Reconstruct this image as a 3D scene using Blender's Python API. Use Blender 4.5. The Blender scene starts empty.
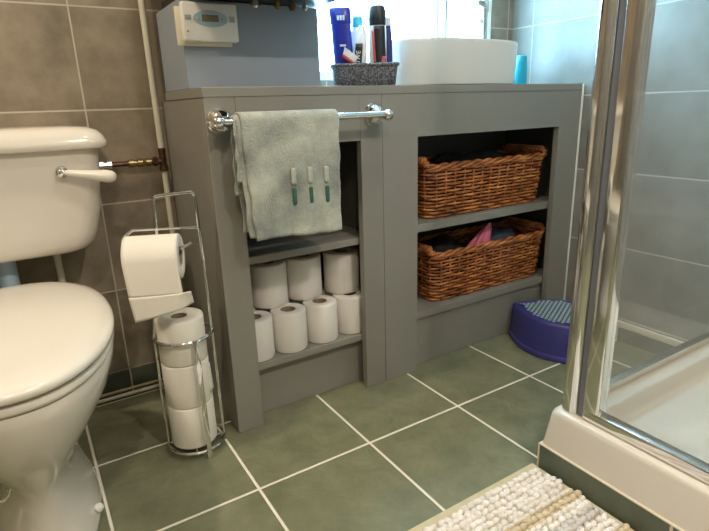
import bpy, bmesh, math, random
from mathutils import Vector, Matrix, noise
random.seed(7)
S = bpy.context.scene
COL = S.collection
PI = math.pi

# ------------------------------------------------------------------ helpers
class MB:
    """collects shapes, then links them as one mesh object"""
    def __init__(self):
        self.bm = bmesh.new()
    def box(self, a, b, bev=0.0, seg=2, rot=None, piv=None):
        t = bmesh.new()
        bmesh.ops.create_cube(t, size=1)
        sz = [abs(b[i]-a[i]) for i in range(3)]
        c = Vector([(a[i]+b[i])/2 for i in range(3)])
        for v in t.verts:
            v.co = Vector((v.co.x*sz[0], v.co.y*sz[1], v.co.z*sz[2]))
        if bev > 0:
            bmesh.ops.bevel(t, geom=t.edges[:], offset=bev, segments=seg, profile=0.5, affect='EDGES')
        for v in t.verts:
            v.co += c
            if rot is not None:
                p = Vector(piv) if piv is not None else c
                v.co = rot @ (v.co-p) + p
        self.add(t)
        return self
    def add(self, t):
        me = bpy.data.meshes.new('tmp')
        t.to_mesh(me); t.free()
        self.bm.from_mesh(me)
        bpy.data.meshes.remove(me)
    def rings(self, rings, cap0=True, cap1=True, closed_ring=True, loop=False):
        """skin a list of vertex rings"""
        bm = self.bm
        vs = [[bm.verts.new(p) for p in r] for r in rings]
        n = len(vs[0])
        m = len(vs)
        for i in range(m if loop else m-1):
            A, B = vs[i], vs[(i+1) % m]
            for j in range(n if closed_ring else n-1):
                k = (j+1) % n
                try: bm.faces.new((A[j], A[k], B[k], B[j]))
                except ValueError: pass
        if not loop and closed_ring:
            if cap0: bm.faces.new(list(reversed(vs[0])))
            if cap1: bm.faces.new(vs[-1])
        return self
    def tube(self, pts, r, n=8, closed=False, cap=True):
        pts = [Vector(p) for p in pts]
        m = len(pts)
        rr = r if isinstance(r, (list, tuple)) else [r]*m
        tang = []
        for i in range(m):
            if closed: d = pts[(i+1) % m]-pts[i-1]
            else: d = pts[min(i+1, m-1)]-pts[max(i-1, 0)]
            tang.append(d.normalized() if d.length > 1e-9 else Vector((0,0,1)))
        t0 = tang[0]
        ref = Vector((0,0,1)) if abs(t0.z) < 0.9 else Vector((1,0,0))
        nrm = (ref - t0*ref.dot(t0)).normalized()
        rings = []
        for i in range(m):
            t = tang[i]
            nrm = (nrm - t*nrm.dot(t))
            nrm = nrm.normalized() if nrm.length > 1e-6 else t.orthogonal().normalized()
            bi = t.cross(nrm)
            rings.append([pts[i] + (nrm*math.cos(2*PI*j/n) + bi*math.sin(2*PI*j/n))*rr[i] for j in range(n)])
        self.rings(rings, cap, cap, True, closed)
        return self
    def lathe(self, prof, o=(0,0,0), n=24, axis=(0,0,1), caps=True):
        """prof = [(radius, height)...] turned about an axis"""
        ax = Vector(axis).normalized()
        q = Vector((0,0,1)).rotation_difference(ax).to_matrix()
        o = Vector(o)
        rings = []
        for r, h in prof:
            r = max(r, 1e-4)
            rings.append([o + q @ Vector((r*math.cos(2*PI*j/n), r*math.sin(2*PI*j/n), h)) for j in range(n)])
        self.rings(rings, caps, caps)
        return self
    def torus_lathe(self, prof, o=(0,0,0), n=28, axis=(0,0,1)):
        """closed profile turned about an axis: a hollow ring"""
        ax = Vector(axis).normalized()
        q = Vector((0,0,1)).rotation_difference(ax).to_matrix()
        o = Vector(o)
        rings = []
        for r, h in prof:
            rings.append([o + q @ Vector((r*math.cos(2*PI*j/n), r*math.sin(2*PI*j/n), h)) for j in range(n)])
        self.rings(rings, loop=True)
        return self
    def prism(self, poly, z0, z1):
        self.rings([[Vector((p[0], p[1], z0)) for p in poly], [Vector((p[0], p[1], z1)) for p in poly]])
        return self
    def sheet(self, fn, nu, nv):
        bm = self.bm
        g = [[bm.verts.new(fn(i/nu, j/nv)) for j in range(nv+1)] for i in range(nu+1)]
        for i in range(nu):
            for j in range(nv):
                bm.faces.new((g[i][j], g[i+1][j], g[i+1][j+1], g[i][j+1]))
        return self
    def build(self, name, mat, parent=None, sharp=35, flat=False):
        bm = self.bm
        bmesh.ops.recalc_face_normals(bm, faces=bm.faces[:])
        base = Vector((0,0,0))
        p = parent
        while p is not None:
            base += p.location; p = p.parent
        for v in bm.verts: v.co -= base
        me = bpy.data.meshes.new(name)
        bm.to_mesh(me); bm.free()
        if not flat:
            me.polygons.foreach_set('use_smooth', [True]*len(me.polygons))
            me.set_sharp_from_angle(angle=math.radians(sharp))
        for m in (mat if isinstance(mat, (list, tuple)) else [mat]):
            me.materials.append(m)
        o = bpy.data.objects.new(name, me)
        COL.objects.link(o)
        if parent is not None: o.parent = parent
        return o

def tag(o, label=None, cat=None, group=None, kind=None):
    if label: o['label'] = label
    if cat: o['category'] = cat
    if group: o['group'] = group
    if kind: o['kind'] = kind
    return o
def thing(name, label, cat, loc=(0,0,0), group=None):
    o = bpy.data.objects.new(name, None)
    o.empty_display_size = 0.02
    COL.objects.link(o)
    o.location = loc
    return tag(o, label, cat, group)
def struct(mb, name, mat, parent=None, **k):
    o = mb.build(name, mat, parent, **k)
    if parent is None: o['kind'] = 'structure'
    return o
def solidify(o, t, off=-1.0):
    m = o.modifiers.new('thick', 'SOLIDIFY'); m.thickness = t; m.offset = off
    return o
def dup(root):
    r = root.copy(); COL.objects.link(r)
    for ch in list(root.children):
        c = ch.copy(); COL.objects.link(c); c.parent = r
        for g in list(ch.children):
            d = g.copy(); COL.objects.link(d); d.parent = c
    return r
def arc(c, r, a0, a1, n, ax1=(1,0,0), ax2=(0,0,1)):
    c, u, v = Vector(c), Vector(ax1), Vector(ax2)
    return [c + u*r*math.cos(a0+(a1-a0)*i/n) + v*r*math.sin(a0+(a1-a0)*i/n) for i in range(n+1)]
def rrect(cx, cy, hx, hy, r, n=5):
    pts = []
    r = min(r, hx*0.999, hy*0.999)
    for sx, sy, a in ((1,1,0), (-1,1,PI/2), (-1,-1,PI), (1,-1,1.5*PI)):
        for i in range(n+1):
            t = a + PI/2*i/n
            pts.append((cx+sx*(hx-r)+r*math.cos(t), cy+sy*(hy-r)+r*math.sin(t)))
    return pts
def text_mesh(txt, size, depth, mat, name, parent, M):
    cu = bpy.data.curves.new(name, 'FONT')
    cu.body = txt; cu.size = size; cu.extrude = depth; cu.align_x = 'CENTER'; cu.align_y = 'CENTER'
    t = bpy.data.objects.new('tmp', cu); COL.objects.link(t)
    dg = bpy.context.evaluated_depsgraph_get()
    me = bpy.data.meshes.new_from_object(t.evaluated_get(dg))
    bpy.data.objects.remove(t); bpy.data.curves.remove(cu)
    base = Vector((0,0,0)); p = parent
    while p is not None:
        base += p.location; p = p.parent
    me.transform(M)
    me.transform(Matrix.Translation(-base))
    me.materials.clear(); me.materials.append(mat)
    me.name = name
    o = bpy.data.objects.new(name, me); COL.objects.link(o); o.parent = parent
    return o

# ------------------------------------------------------------------ materials
def srgb(r, g, b):
    f = lambda c: (c/255/12.92) if c/255 <= 0.04045 else ((c/255+0.055)/1.055)**2.4
    return (f(r), f(g), f(b), 1)
def nodes(name):
    m = bpy.data.materials.new(name); m.use_nodes = True
    nt = m.node_tree
    return m, nt, nt.nodes['Principled BSDF'], nt.nodes.new, nt.links.new
def mat(name, col, rough=0.5, metal=0.0, var=0.06, scale=8.0, bump=0.0, bscale=60.0, spec=0.5, coat=0.0, detail=3.0):
    m, nt, b, N, L = nodes(name)
    tc = N('ShaderNodeTexCoord')
    nz = N('ShaderNodeTexNoise'); nz.inputs['Scale'].default_value = scale; nz.inputs['Detail'].default_value = detail
    L(tc.outputs['Object'], nz.inputs['Vector'])
    rp = N('ShaderNodeMapRange')
    rp.inputs['To Min'].default_value = 1-var; rp.inputs['To Max'].default_value = 1+var
    rp.inputs['From Min'].default_value = 0.3; rp.inputs['From Max'].default_value = 0.7
    L(nz.outputs['Fac'], rp.inputs['Value'])
    mx = N('ShaderNodeVectorMath'); mx.operation = 'SCALE'
    mx.inputs[0].default_value = col[:3]
    L(rp.outputs['Result'], mx.inputs['Scale'])
    L(mx.outputs['Vector'], b.inputs['Base Color'])
    b.inputs['Roughness'].default_value = rough
    b.inputs['Metallic'].default_value = metal
    b.inputs['Specular IOR Level'].default_value = spec
    b.inputs['Coat Weight'].default_value = coat
    b.inputs['Coat Roughness'].default_value = 0.05
    if bump > 0:
        n2 = N('ShaderNodeTexNoise'); n2.inputs['Scale'].default_value = bscale; n2.inputs['Detail'].default_value = 4
        L(tc.outputs['Object'], n2.inputs['Vector'])
        bp = N('ShaderNodeBump'); bp.inputs['Strength'].default_value = bump; bp.inputs['Distance'].default_value = 0.004
        L(n2.outputs['Fac'], bp.inputs['Height']); L(bp.outputs['Normal'], b.inputs['Normal'])
    return m
def tile_mat(name, u, v, ou, ov, w, h, g, c1, c2, grout, rough, nscale, bump, bscale=14, rvar=0.1):
    """tiles with grout lines through u = ou + k*w and v = ov + k*h (object axes)"""
    m, nt, b, N, L = nodes(name)
    tc = N('ShaderNodeTexCoord'); sp = N('ShaderNodeSeparateXYZ')
    L(tc.outputs['Object'], sp.inputs[0])
    def line(axis, off, step):
        a = N('ShaderNodeMath'); a.operation = 'SUBTRACT'; L(sp.outputs[axis], a.inputs[0]); a.inputs[1].default_value = off - step*50
        d = N('ShaderNodeMath'); d.operation = 'DIVIDE'; L(a.outputs[0], d.inputs[0]); d.inputs[1].default_value = step
        fr = N('ShaderNodeMath'); fr.operation = 'FRACT'; L(d.outputs[0], fr.inputs[0])
        fl = N('ShaderNodeMath'); fl.operation = 'FLOOR'; L(d.outputs[0], fl.inputs[0])
        s = N('ShaderNodeMath'); s.operation = 'SUBTRACT'; L(fr.outputs[0], s.inputs[0]); s.inputs[1].default_value = 0.5
        ab = N('ShaderNodeMath'); ab.operation = 'ABSOLUTE'; L(s.outputs[0], ab.inputs[0])
        # wobble so hand-laid grout is not ruler straight
        mr = N('ShaderNodeMapRange'); mr.interpolation_type = 'SMOOTHSTEP'
        mr.inputs['From Min'].default_value = 0.5-(g*0.75)/step; mr.inputs['From Max'].default_value = 0.5-(g*0.35)/step
        L(ab.outputs[0], mr.inputs['Value'])
        return mr.outputs[0], fl.outputs[0]
    lu, fu = line(u, ou, w); lv, fv = line(v, ov, h)
    mxx = N('ShaderNodeMath'); mxx.operation = 'MAXIMUM'; L(lu, mxx.inputs[0]); L(lv, mxx.inputs[1])
    # per tile offset of the stone texture
    cb = N('ShaderNodeCombineXYZ'); L(fu, cb.inputs[0]); L(fv, cb.inputs[1])
    wn = N('ShaderNodeTexWhiteNoise'); L(cb.outputs[0], wn.inputs['Vector'])
    sc = N('ShaderNodeVectorMath'); sc.operation = 'SCALE'; sc.inputs['Scale'].default_value = 7.0; L(wn.outputs['Color'], sc.inputs[0])
    ad = N('ShaderNodeVectorMath'); ad.operation = 'ADD'; L(tc.outputs['Object'], ad.inputs[0]); L(sc.outputs['Vector'], ad.inputs[1])
    nz = N('ShaderNodeTexNoise'); nz.inputs['Scale'].default_value = nscale; nz.inputs['Detail'].default_value = 6; nz.inputs['Roughness'].default_value = 0.6
    L(ad.outputs['Vector'], nz.inputs['Vector'])
    mr = N('ShaderNodeMapRange'); mr.inputs['From Min'].default_value = 0.32; mr.inputs['From Max'].default_value = 0.68; L(nz.outputs['Fac'], mr.inputs['Value'])
    mc = N('ShaderNodeMix'); mc.data_type = 'RGBA'; L(mr.outputs[0], mc.inputs['Factor'])
    mc.inputs['A'].default_value = c1; mc.inputs['B'].default_value = c2
    mg = N('ShaderNodeMix'); mg.data_type = 'RGBA'; L(mxx.outputs[0], mg.inputs['Factor'])
    L(mc.outputs['Result'], mg.inputs['A']); mg.inputs['B'].default_value = grout
    L(mg.outputs['Result'], b.inputs['Base Color'])
    rr = N('ShaderNodeMapRange'); rr.inputs['To Min'].default_value = rough; rr.inputs['To Max'].default_value = 0.85; L(mxx.outputs[0], rr.inputs['Value'])
    L(rr.outputs[0], b.inputs['Roughness'])
    n2 = N('ShaderNodeTexNoise'); n2.inputs['Scale'].default_value = bscale; n2.inputs['Detail'].default_value = 7; n2.inputs['Distortion'].default_value = 2.2
    L(ad.outputs['Vector'], n2.inputs['Vector'])
    sb = N('ShaderNodeMath'); sb.operation = 'SUBTRACT'; L(n2.outputs['Fac'], sb.inputs[0]); L(mxx.outputs[0], sb.inputs[1])
    bp = N('ShaderNodeBump'); bp.inputs['Strength'].default_value = bump; bp.inputs['Distance'].default_value = 0.004
    L(sb.outputs[0], bp.inputs['Height']); L(bp.outputs['Normal'], b.inputs['Normal'])
    return m

M = {}
M['floor'] = tile_mat('slate_floor_tile', 'X', 'Y', 0, 0, 0.3, 0.3, 0.0068, srgb(107,109,84), srgb(129,130,103), srgb(240,232,214), 0.40, 13, 1.0, 12)
WZ, WH = 0.0795, 0.2512
wc1, wc2, wg = srgb(114,104,89), srgb(154,141,121), srgb(190,180,164)
M['wall_back'] = tile_mat('taupe_wall_tile', 'X', 'Z', -0.155, WZ, 0.40, WH, 0.0035, wc1, wc2, wg, 0.38, 9, 0.12)
M['wall_back2'] = tile_mat('taupe_wall_tile_recess', 'X', 'Z', 1.336, WZ, 0.40, WH, 0.0035, wc1, wc2, wg, 0.38, 9, 0.12)
M['wall_right'] = tile_mat('taupe_wall_tile_coollit', 'Y', 'Z', 0.463, WZ, 0.42, WH, 0.0035, srgb(116,114,109), srgb(142,140,134), srgb(186,182,172), 0.35, 7, 0.12)  # same wall tiles as the back, cool light put into their colour
M['plaster'] = mat('plaster_paint', srgb(214,206,190), 0.8, var=0.02)
M['skirt'] = tile_mat('slate_skirting_tile', 'X', 'Z', -0.155, -1, 0.3, 3, 0.004, srgb(62,68,58), srgb(82,88,74), srgb(190,180,160), 0.4, 9, 0.4, 11)
M['skirt_y'] = tile_mat('slate_edging_tile', 'Y', 'Z', 0.0, -1, 0.3, 3, 0.005, srgb(78,87,74), srgb(98,106,90), srgb(222,210,184), 0.4, 9, 0.5, 11)
M['grout'] = mat('pale_grout', srgb(216,204,180), 0.8, bump=0.2)
M['paint'] = mat('grey_eggshell_paint', srgb(137,134,126), 0.42, var=0.03, scale=5, bump=0.06, bscale=90)
M['paint_shade'] = mat('grey_paint_shaded', srgb(96,95,90), 0.6, var=0.04)  # cabinet grey darkened, shade of the interior put into the colour
M['boxing'] = mat('grey_paint_bluelit', srgb(146,156,168), 0.4, var=0.03, scale=4)  # grey like the cabinet, with bluish light put into the colour
M['ceramic'] = mat('white_ceramic', srgb(220,213,202), 0.12, var=0.015, coat=0.4)
M['seat'] = mat('white_seat_plastic', srgb(226,220,209), 0.16, var=0.01, coat=0.3)
M['acrylic'] = mat('white_acrylic', srgb(214,206,194), 0.22, var=0.015)
M['basin'] = mat('basin_ceramic', srgb(218,214,206), 0.15, var=0.01, coat=0.3)
M['chrome'] = mat('chrome', (0.80,0.79,0.77,1), 0.09, 1.0, var=0.02)
M['chrome_soft'] = mat('brushed_chrome', (0.72,0.70,0.66,1), 0.2, 1.0, var=0.04, scale=20)
M['seal'] = mat('grey_rubber_seal', srgb(116,120,130), 0.35)
M['pipe'] = mat('painted_pipe', srgb(206,202,186), 0.4, var=0.05)
M['copper'] = mat('tarnished_copper', srgb(104,78,60), 0.38, 0.9, var=0.35, scale=60)
M['copperpaint'] = mat('tan_painted_pipe', srgb(176,156,126), 0.45, var=0.1, scale=30)
M['brass'] = mat('brass', srgb(160,142,104), 0.3, 1.0, var=0.2, scale=50)
M['black'] = mat('black_plastic', srgb(26,26,28), 0.4)
M['dark'] = mat('dark_fabric', srgb(34,34,38), 0.9, bump=0.3)
M['white_plastic'] = mat('white_plastic', srgb(232,230,224), 0.35, var=0.02)
M['cream_plastic'] = mat('cream_plastic', srgb(222,214,192), 0.4, var=0.02)
M['lightblue'] = mat('light_blue_print', srgb(160,186,204), 0.5)
M['lcd'] = mat('olive_display', srgb(120,106,78), 0.25)
M['red'] = mat('red_plastic', srgb(176,40,36), 0.4)
M['grey_print'] = mat('grey_print', srgb(170,172,174), 0.5)
M['paper'] = mat('toilet_tissue', srgb(228,222,210), 0.95, var=0.02, bump=0.12, bscale=260)
M['paper2'] = mat('tissue_store', srgb(226,221,214), 0.95, var=0.02, bump=0.12, bscale=260)
M['card'] = mat('cardboard_core', srgb(150,132,108), 0.9)
M['blue_bottle'] = mat('royal_blue_plastic', srgb(38,46,150), 0.28, var=0.03)
M['navy_bottle'] = mat('navy_plastic', srgb(36,38,110), 0.28)
M['turq'] = mat('turquoise_plastic', srgb(40,176,206), 0.3)
M['white_bottle'] = mat('white_bottle_plastic', srgb(226,230,234), 0.3)
M['pink_print'] = mat('pink_red_print', srgb(206,92,92), 0.4)
M['bristle'] = mat('white_bristles', srgb(240,240,240), 0.8)
M['stool'] = mat('indigo_plastic', srgb(58,56,122), 0.42, var=0.04, bump=0.1, bscale=150)
M['stoolgrip'] = mat('pale_green_grip', srgb(150,176,168), 0.6)
M['pink'] = mat('pink_satin', srgb(232,120,152), 0.45, var=0.12, scale=30)
M['slateblue'] = mat('slate_blue_cloth', srgb(74,84,104), 0.8, bump=0.2)
M['green_thread'] = mat('green_thread', srgb(48,98,82), 0.8, var=0.15, scale=150, bump=0.4, bscale=300)
M['white_thread'] = mat('pale_thread', srgb(176,180,172), 0.9, bump=0.4, bscale=300)
M['rug_base'] = mat('cream_woven_cotton', srgb(206,192,158), 0.95, var=0.06, scale=40, bump=0.5, bscale=240)

def m_towel():
    m, nt, b, N, L = nodes('sage_terry')
    tc = N('ShaderNodeTexCoord')
    n1 = N('ShaderNodeTexNoise'); n1.inputs['Scale'].default_value = 11; n1.inputs['Detail'].default_value = 5
    L(tc.outputs['Object'], n1.inputs['Vector'])
    mr = N('ShaderNodeMapRange'); mr.inputs['From Min'].default_value = 0.35; mr.inputs['From Max'].default_value = 0.65; L(n1.outputs['Fac'], mr.inputs['Value'])
    mc = N('ShaderNodeMix'); mc.data_type = 'RGBA'; L(mr.outputs[0], mc.inputs['Factor'])
    mc.inputs['A'].default_value = srgb(130,136,132); mc.inputs['B'].default_value = srgb(186,190,176)
    L(mc.outputs['Result'], b.inputs['Base Color'])
    b.inputs['Roughness'].default_value = 0.95
    b.inputs['Sheen Weight'].default_value = 0.4
    v = N('ShaderNodeTexNoise'); v.inputs['Scale'].default_value = 260; v.inputs['Detail'].default_value = 3
    L(tc.outputs['Object'], v.inputs['Vector'])
    bp = N('ShaderNodeBump'); bp.inputs['Strength'].default_value = 0.8; bp.inputs['Distance'].default_value = 0.004
    L(v.outputs['Fac'], bp.inputs['Height']); L(bp.outputs['Normal'], b.inputs['Normal'])
    return m
M['towel'] = m_towel()
def m_wicker():
    m, nt, b, N, L = nodes('wicker_willow')
    tc = N('ShaderNodeTexCoord')
    mp = N('ShaderNodeMapping'); mp.inputs['Scale'].default_value = (18, 18, 90); L(tc.outputs['Object'], mp.inputs['Vector'])
    n1 = N('ShaderNodeTexNoise'); n1.inputs['Scale'].default_value = 1.0; n1.inputs['Detail'].default_value = 4
    L(mp.outputs[0], n1.inputs['Vector'])
    cr = N('ShaderNodeValToRGB')
    cr.color_ramp.elements[0].position = 0.32; cr.color_ramp.elements[0].color = srgb(108,60,32)
    cr.color_ramp.elements[1].position = 0.7; cr.color_ramp.elements[1].color = srgb(222,150,86)
    e = cr.color_ramp.elements.new(0.5); e.color = srgb(176,104,56)
    L(n1.outputs['Fac'], cr.inputs[0]); L(cr.outputs[0], b.inputs['Base Color'])
    b.inputs['Roughness'].default_value = 0.4
    return m
M['wicker'] = m_wicker()
def m_rug():
    m, nt, b, N, L = nodes('bobble_cotton')
    tc = N('ShaderNodeTexCoord'); sp = N('ShaderNodeSeparateXYZ'); L(tc.outputs['Object'], sp.inputs[0])
    mr = N('ShaderNodeMapRange'); mr.inputs['From Min'].default_value = -0.75; mr.inputs['From Max'].default_value = -0.285
    L(sp.outputs['Y'], mr.inputs['Value'])
    cr = N('ShaderNodeValToRGB'); cr.color_ramp.interpolation = 'CONSTANT'
    W, Bn, G, T = srgb(236,228,220), srgb(212,194,164), srgb(206,198,190), srgb(226,218,208)
    # stripes woven across the rug, far edge on the right of the ramp
    stops = [(0,W),(0.18,G),(0.26,W),(0.42,Bn),(0.49,W),(0.57,G),(0.64,W),(0.685,Bn),(0.745,T),(0.80,W)]
    els = cr.color_ramp.elements
    els[0].position = 0; els[0].color = W; els[1].position = 0.18; els[1].color = G
    for p, c in stops[2:]:
        e = els.new(p); e.color = c
    L(mr.outputs[0], cr.inputs[0])
    n1 = N('ShaderNodeTexNoise'); n1.inputs['Scale'].default_value = 55; L(tc.outputs['Object'], n1.inputs['Vector'])
    r2 = N('ShaderNodeMapRange'); r2.inputs['From Min'].default_value = 0.3; r2.inputs['From Max'].default_value = 0.7; r2.inputs['To Min'].default_value = 0.86; r2.inputs['To Max'].default_value = 1.06
    L(n1.outputs['Fac'], r2.inputs['Value'])
    sc = N('ShaderNodeVectorMath'); sc.operation = 'SCALE'; L(cr.outputs[0], sc.inputs[0]); L(r2.outputs[0], sc.inputs['Scale'])
    L(sc.outputs['Vector'], b.inputs['Base Color'])
    b.inputs['Roughness'].default_value = 0.95
    n2 = N('ShaderNodeTexNoise'); n2.inputs['Scale'].default_value = 400; L(tc.outputs['Object'], n2.inputs['Vector'])
    bp = N('ShaderNodeBump'); bp.inputs['Strength'].default_value = 0.6; bp.inputs['Distance'].default_value = 0.003
    L(n2.outputs['Fac'], bp.inputs['Height']); L(bp.outputs['Normal'], b.inputs['Normal'])
    return m
M['rug'] = m_rug()
def m_sequin():
    m, nt, b, N, L = nodes('sequin_grey')
    tc = N('ShaderNodeTexCoord')
    v = N('ShaderNodeTexVoronoi'); v.inputs['Scale'].default_value = 300; L(tc.outputs['Object'], v.inputs['Vector'])
    cr = N('ShaderNodeValToRGB')
    cr.color_ramp.elements[0].position = 0.2; cr.color_ramp.elements[0].color = srgb(80,82,88)
    cr.color_ramp.elements[1].position = 0.95; cr.color_ramp.elements[1].color = srgb(150,152,158)
    sp = N('ShaderNodeSeparateXYZ'); L(v.outputs['Color'], sp.inputs[0])
    L(sp.outputs['X'], cr.inputs[0]); L(cr.outputs[0], b.inputs['Base Color'])
    b.inputs['Roughness'].default_value = 0.35; b.inputs['Metallic'].default_value = 0.3
    bp = N('ShaderNodeBump'); bp.inputs['Strength'].default_value = 0.8; bp.inputs['Distance'].default_value = 0.003
    L(v.outputs['Distance'], bp.inputs['Height']); L(bp.outputs['Normal'], b.inputs['Normal'])
    return m
M['sequin'] = m_sequin()
def m_glass():
    m, nt, b, N, L = nodes('clear_shower_glass')
    nt.nodes.remove(b)
    out = nt.nodes['Material Output']
    tr = N('ShaderNodeBsdfTransparent'); tr.inputs['Color'].default_value = (0.975,0.985,0.98,1)
    gl = N('ShaderNodeBsdfGlossy'); gl.inputs['Roughness'].default_value = 0.02
    fr = N('ShaderNodeFresnel'); fr.inputs['IOR'].default_value = 1.5
    geo = N('ShaderNodeNewGeometry')
    mxx = N('ShaderNodeMixShader')
    nz = N('ShaderNodeTexNoise'); nz.inputs['Scale'].default_value = 3
    ad = N('ShaderNodeMath'); ad.operation = 'MULTIPLY_ADD'; ad.inputs[1].default_value = 0.01
    L(nz.outputs['Fac'], ad.inputs[0]); L(fr.outputs[0], ad.inputs[2])
    bf = N('ShaderNodeMath'); bf.operation = 'SUBTRACT'; bf.inputs[0].default_value = 1.0; L(geo.outputs['Backfacing'], bf.inputs[1])
    fc = N('ShaderNodeMath'); fc.operation = 'MULTIPLY'; L(ad.outputs[0], fc.inputs[0]); L(bf.outputs[0], fc.inputs[1])
    # faint soap film on the pane
    df = N('ShaderNodeBsdfDiffuse'); df.inputs['Color'].default_value = (0.85,0.85,0.82,1)
    mf = N('ShaderNodeMixShader'); mf.inputs[0].default_value = 0.04
    L(tr.outputs[0], mf.inputs[1]); L(df.outputs[0], mf.inputs[2])
    L(fc.outputs[0], mxx.inputs[0]); L(mf.outputs[0], mxx.inputs[1]); L(gl.outputs[0], mxx.inputs[2])
    L(mxx.outputs[0], out.inputs['Surface'])
    return m
M['glass'] = m_glass()
def m_pane():
    m, nt, b, N, L = nodes('daylit_frosted_pane')
    tc = N('ShaderNodeTexCoord')
    nz = N('ShaderNodeTexNoise'); nz.inputs['Scale'].default_value = 5; L(tc.outputs['Object'], nz.inputs['Vector'])
    mr = N('ShaderNodeMapRange'); mr.inputs['To Min'].default_value = 0.95; mr.inputs['To Max'].default_value = 1.05; L(nz.outputs['Fac'], mr.inputs['Value'])
    sc = N('ShaderNodeMath'); sc.operation = 'MULTIPLY'; sc.inputs[1].default_value = PANE; L(mr.outputs[0], sc.inputs[0])
    b.inputs['Base Color'].default_value = (0.8,0.85,0.9,1)
    b.inputs['Emission Color'].default_value = (0.38,0.74,1.0,1)
    L(sc.outputs[0], b.inputs['Emission Strength'])
    return m
PANE = 24.0
M['pane'] = m_pane()

# ------------------------------------------------------------------ setting
XS, YC, H, XR, YB, YW = 0.039, 0.2314, 0.872, 1.3615, 0.63, 0.56
X1, X2, X3, X4, ZT, XM = 0.110, 0.447, 0.639, 1.251, 0.734, 0.5165
XL, YF, ZC = -1.25, -2.1, 2.35
struct(MB().box((XL-.1,YF-.1,-.06),(XR+.1,YB+.1,0)), 'floor', M['floor'], flat=True)
struct(MB().box((XL-.1,YF-.1,ZC),(XR+.1,YB+.1,ZC+.06)), 'ceiling', M['plaster'], flat=True)
struct(MB().box((XL-.1,YB,0),(0.30,YB+.1,ZC)), 'wall_back', M['wall_back'], flat=True)
# window wall is boxed forward behind the basin and has the window opening in it
WX0, WX1, WZ0, WZ1 = 0.40, 1.25, 0.90, 1.95
w = MB()
w.box((0.30,YW,0),(WX0,YB+.1,ZC)); w.box((WX1,YW,0),(XR,YB+.1,ZC))
w.box((WX0,YW,0),(WX1,YB+.1,WZ0)); w.box((WX0,YW,WZ1),(WX1,YB+.1,ZC))
o = struct(w, 'wall_window', M['wall_back2'], flat=True)
struct(MB().box((XR,YF-.1,0),(XR+.1,YB+.1,ZC)), 'wall_right', M['wall_right'], flat=True)
struct(MB().box((XL-.1,YF,0),(XL,YB,ZC)), 'wall_left', M['wall_right'], flat=True)
struct(MB().box((XL,YF-.1,0),(XR,YF,ZC)), 'wall_front', M['wall_back'], flat=True)
# skirting tiles
struct(MB().box((XL,YB-.010,0),(XS-.002,YB,0.0795),0.001), 'baseboard_back', M['skirt'], flat=True)
struct(MB().box((XR-.009,-.300,0),(XR,YC+.02,0.050),0.001), 'baseboard_right', M['skirt_y'], flat=True)
struct(MB().box((XR-.010,-.300,0.050),(XR,YC-.002,0.072),0.002), 'trim_2', M['grout'])
# silicone bead where the cabinet meets the tiled wall
struct(MB().box((XR-.006,YC-.006,0.0),(XR,YC-.0005,H),0.002), 'trim_1', M['white_plastic'])
# window: frame, two sashes, frosted panes
wf = struct(MB().box((WX0,YW+.004,WZ0),(WX0+.03,YW+.06,WZ1),.004).box((WX1-.032,YW+.002,WZ0),(WX1,YW+.06,WZ1),.004)
   .box((WX0,YW+.004,WZ0),(WX1,YW+.06,WZ0+.03),.004).box((WX0,YW+.004,WZ1-.04),(WX1,YW+.06,WZ1),.004)
   .box((0.992,YW+.010,WZ0),(1.036,YW+.058,WZ1),.004), 'window_1', M['white_plastic'], sharp=20)
struct(MB().box((WX0+.02,YW+.03,WZ0+.02),(1.0,YW+.036,WZ1-.02)), 'window_pane', M['pane'], wf, flat=True)
struct(MB().box((1.028,YW+.03,WZ0+.02),(WX1-.02,YW+.036,WZ1-.02)), 'window_pane', M['pane'], wf, flat=True)
struct(MB().box((0.9905,YW+.006,WZ0+.03),(0.9935,YW+.03,WZ1-.04)).box((1.0345,YW+.006,WZ0+.03),(1.037,YW+.03,WZ1-.04)), 'window_seal', M['seal'], wf)

# ------------------------------------------------------------------ vanity cabinet
vc = thing('vanity_cabinet', 'long grey painted open fronted cabinet under the white basin', 'cabinet', (0.70,0.40,0))
bev = 0.0015
def panel(name, a, b, m='paint', par=vc, bv=bev):
    return MB().box(a, b, bv).build(name, M[m], par, sharp=20)
ZK = H-0.0215
FT = 0.022
panel('stile', (XS,YC,0), (X1,YC+FT,ZK-.0003))
panel('rail', (X1+.0004,YC,ZT), (X2-.0004,YC+FT,ZK-.0003))
panel('stile', (X2,YC,0), (XM-.0005,YC+FT,ZK-.0003))
# right-hand unit front: one sheet with the opening cut out
f = MB().box((XM+.0005,YC,0),(X3,YC+FT,ZK-.0003),bev).box((X3-.001,YC+.0002,ZT),(X4+.001,YC+FT,ZK-.0003)).box((X4,YC,0),(XR-.0015,YC+FT,ZK-.0003),bev)
f.build('front_panel', M['paint'], vc, sharp=20)
panel('worktop', (XS-.002,YC-.0015,ZK), (XR-.0015,YW-.001,H), bv=0.0015)
panel('side_panel', (XS,YC+FT+.0004,0), (XS+.018,YB-.012,ZK-.0003))
panel('side_panel', (XR-.020,YC+FT+.0004,0), (XR-.0015,YW-.001,ZK-.0003), 'paint_shade')
panel('divider', (XM-.011,YC+FT+.0004,0), (XM+.011,YW-.001,ZK-.0003), 'paint_shade')
panel('back_panel', (XS+.0185,YW-.014,0.05), (XR-.0205,YW-.001,ZK-.0003), 'paint_shade')
panel('shelf', (XS+.0185,0.262,0.444), (XM-.0115,YW-.0145,0.464))
panel('shelf', (XS+.0185,0.258,0.148), (XM-.0115,YW-.0145,0.167))
panel('plinth', (XS+.0185,0.286,0), (XM-.0115,0.304,0.1475))
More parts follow.
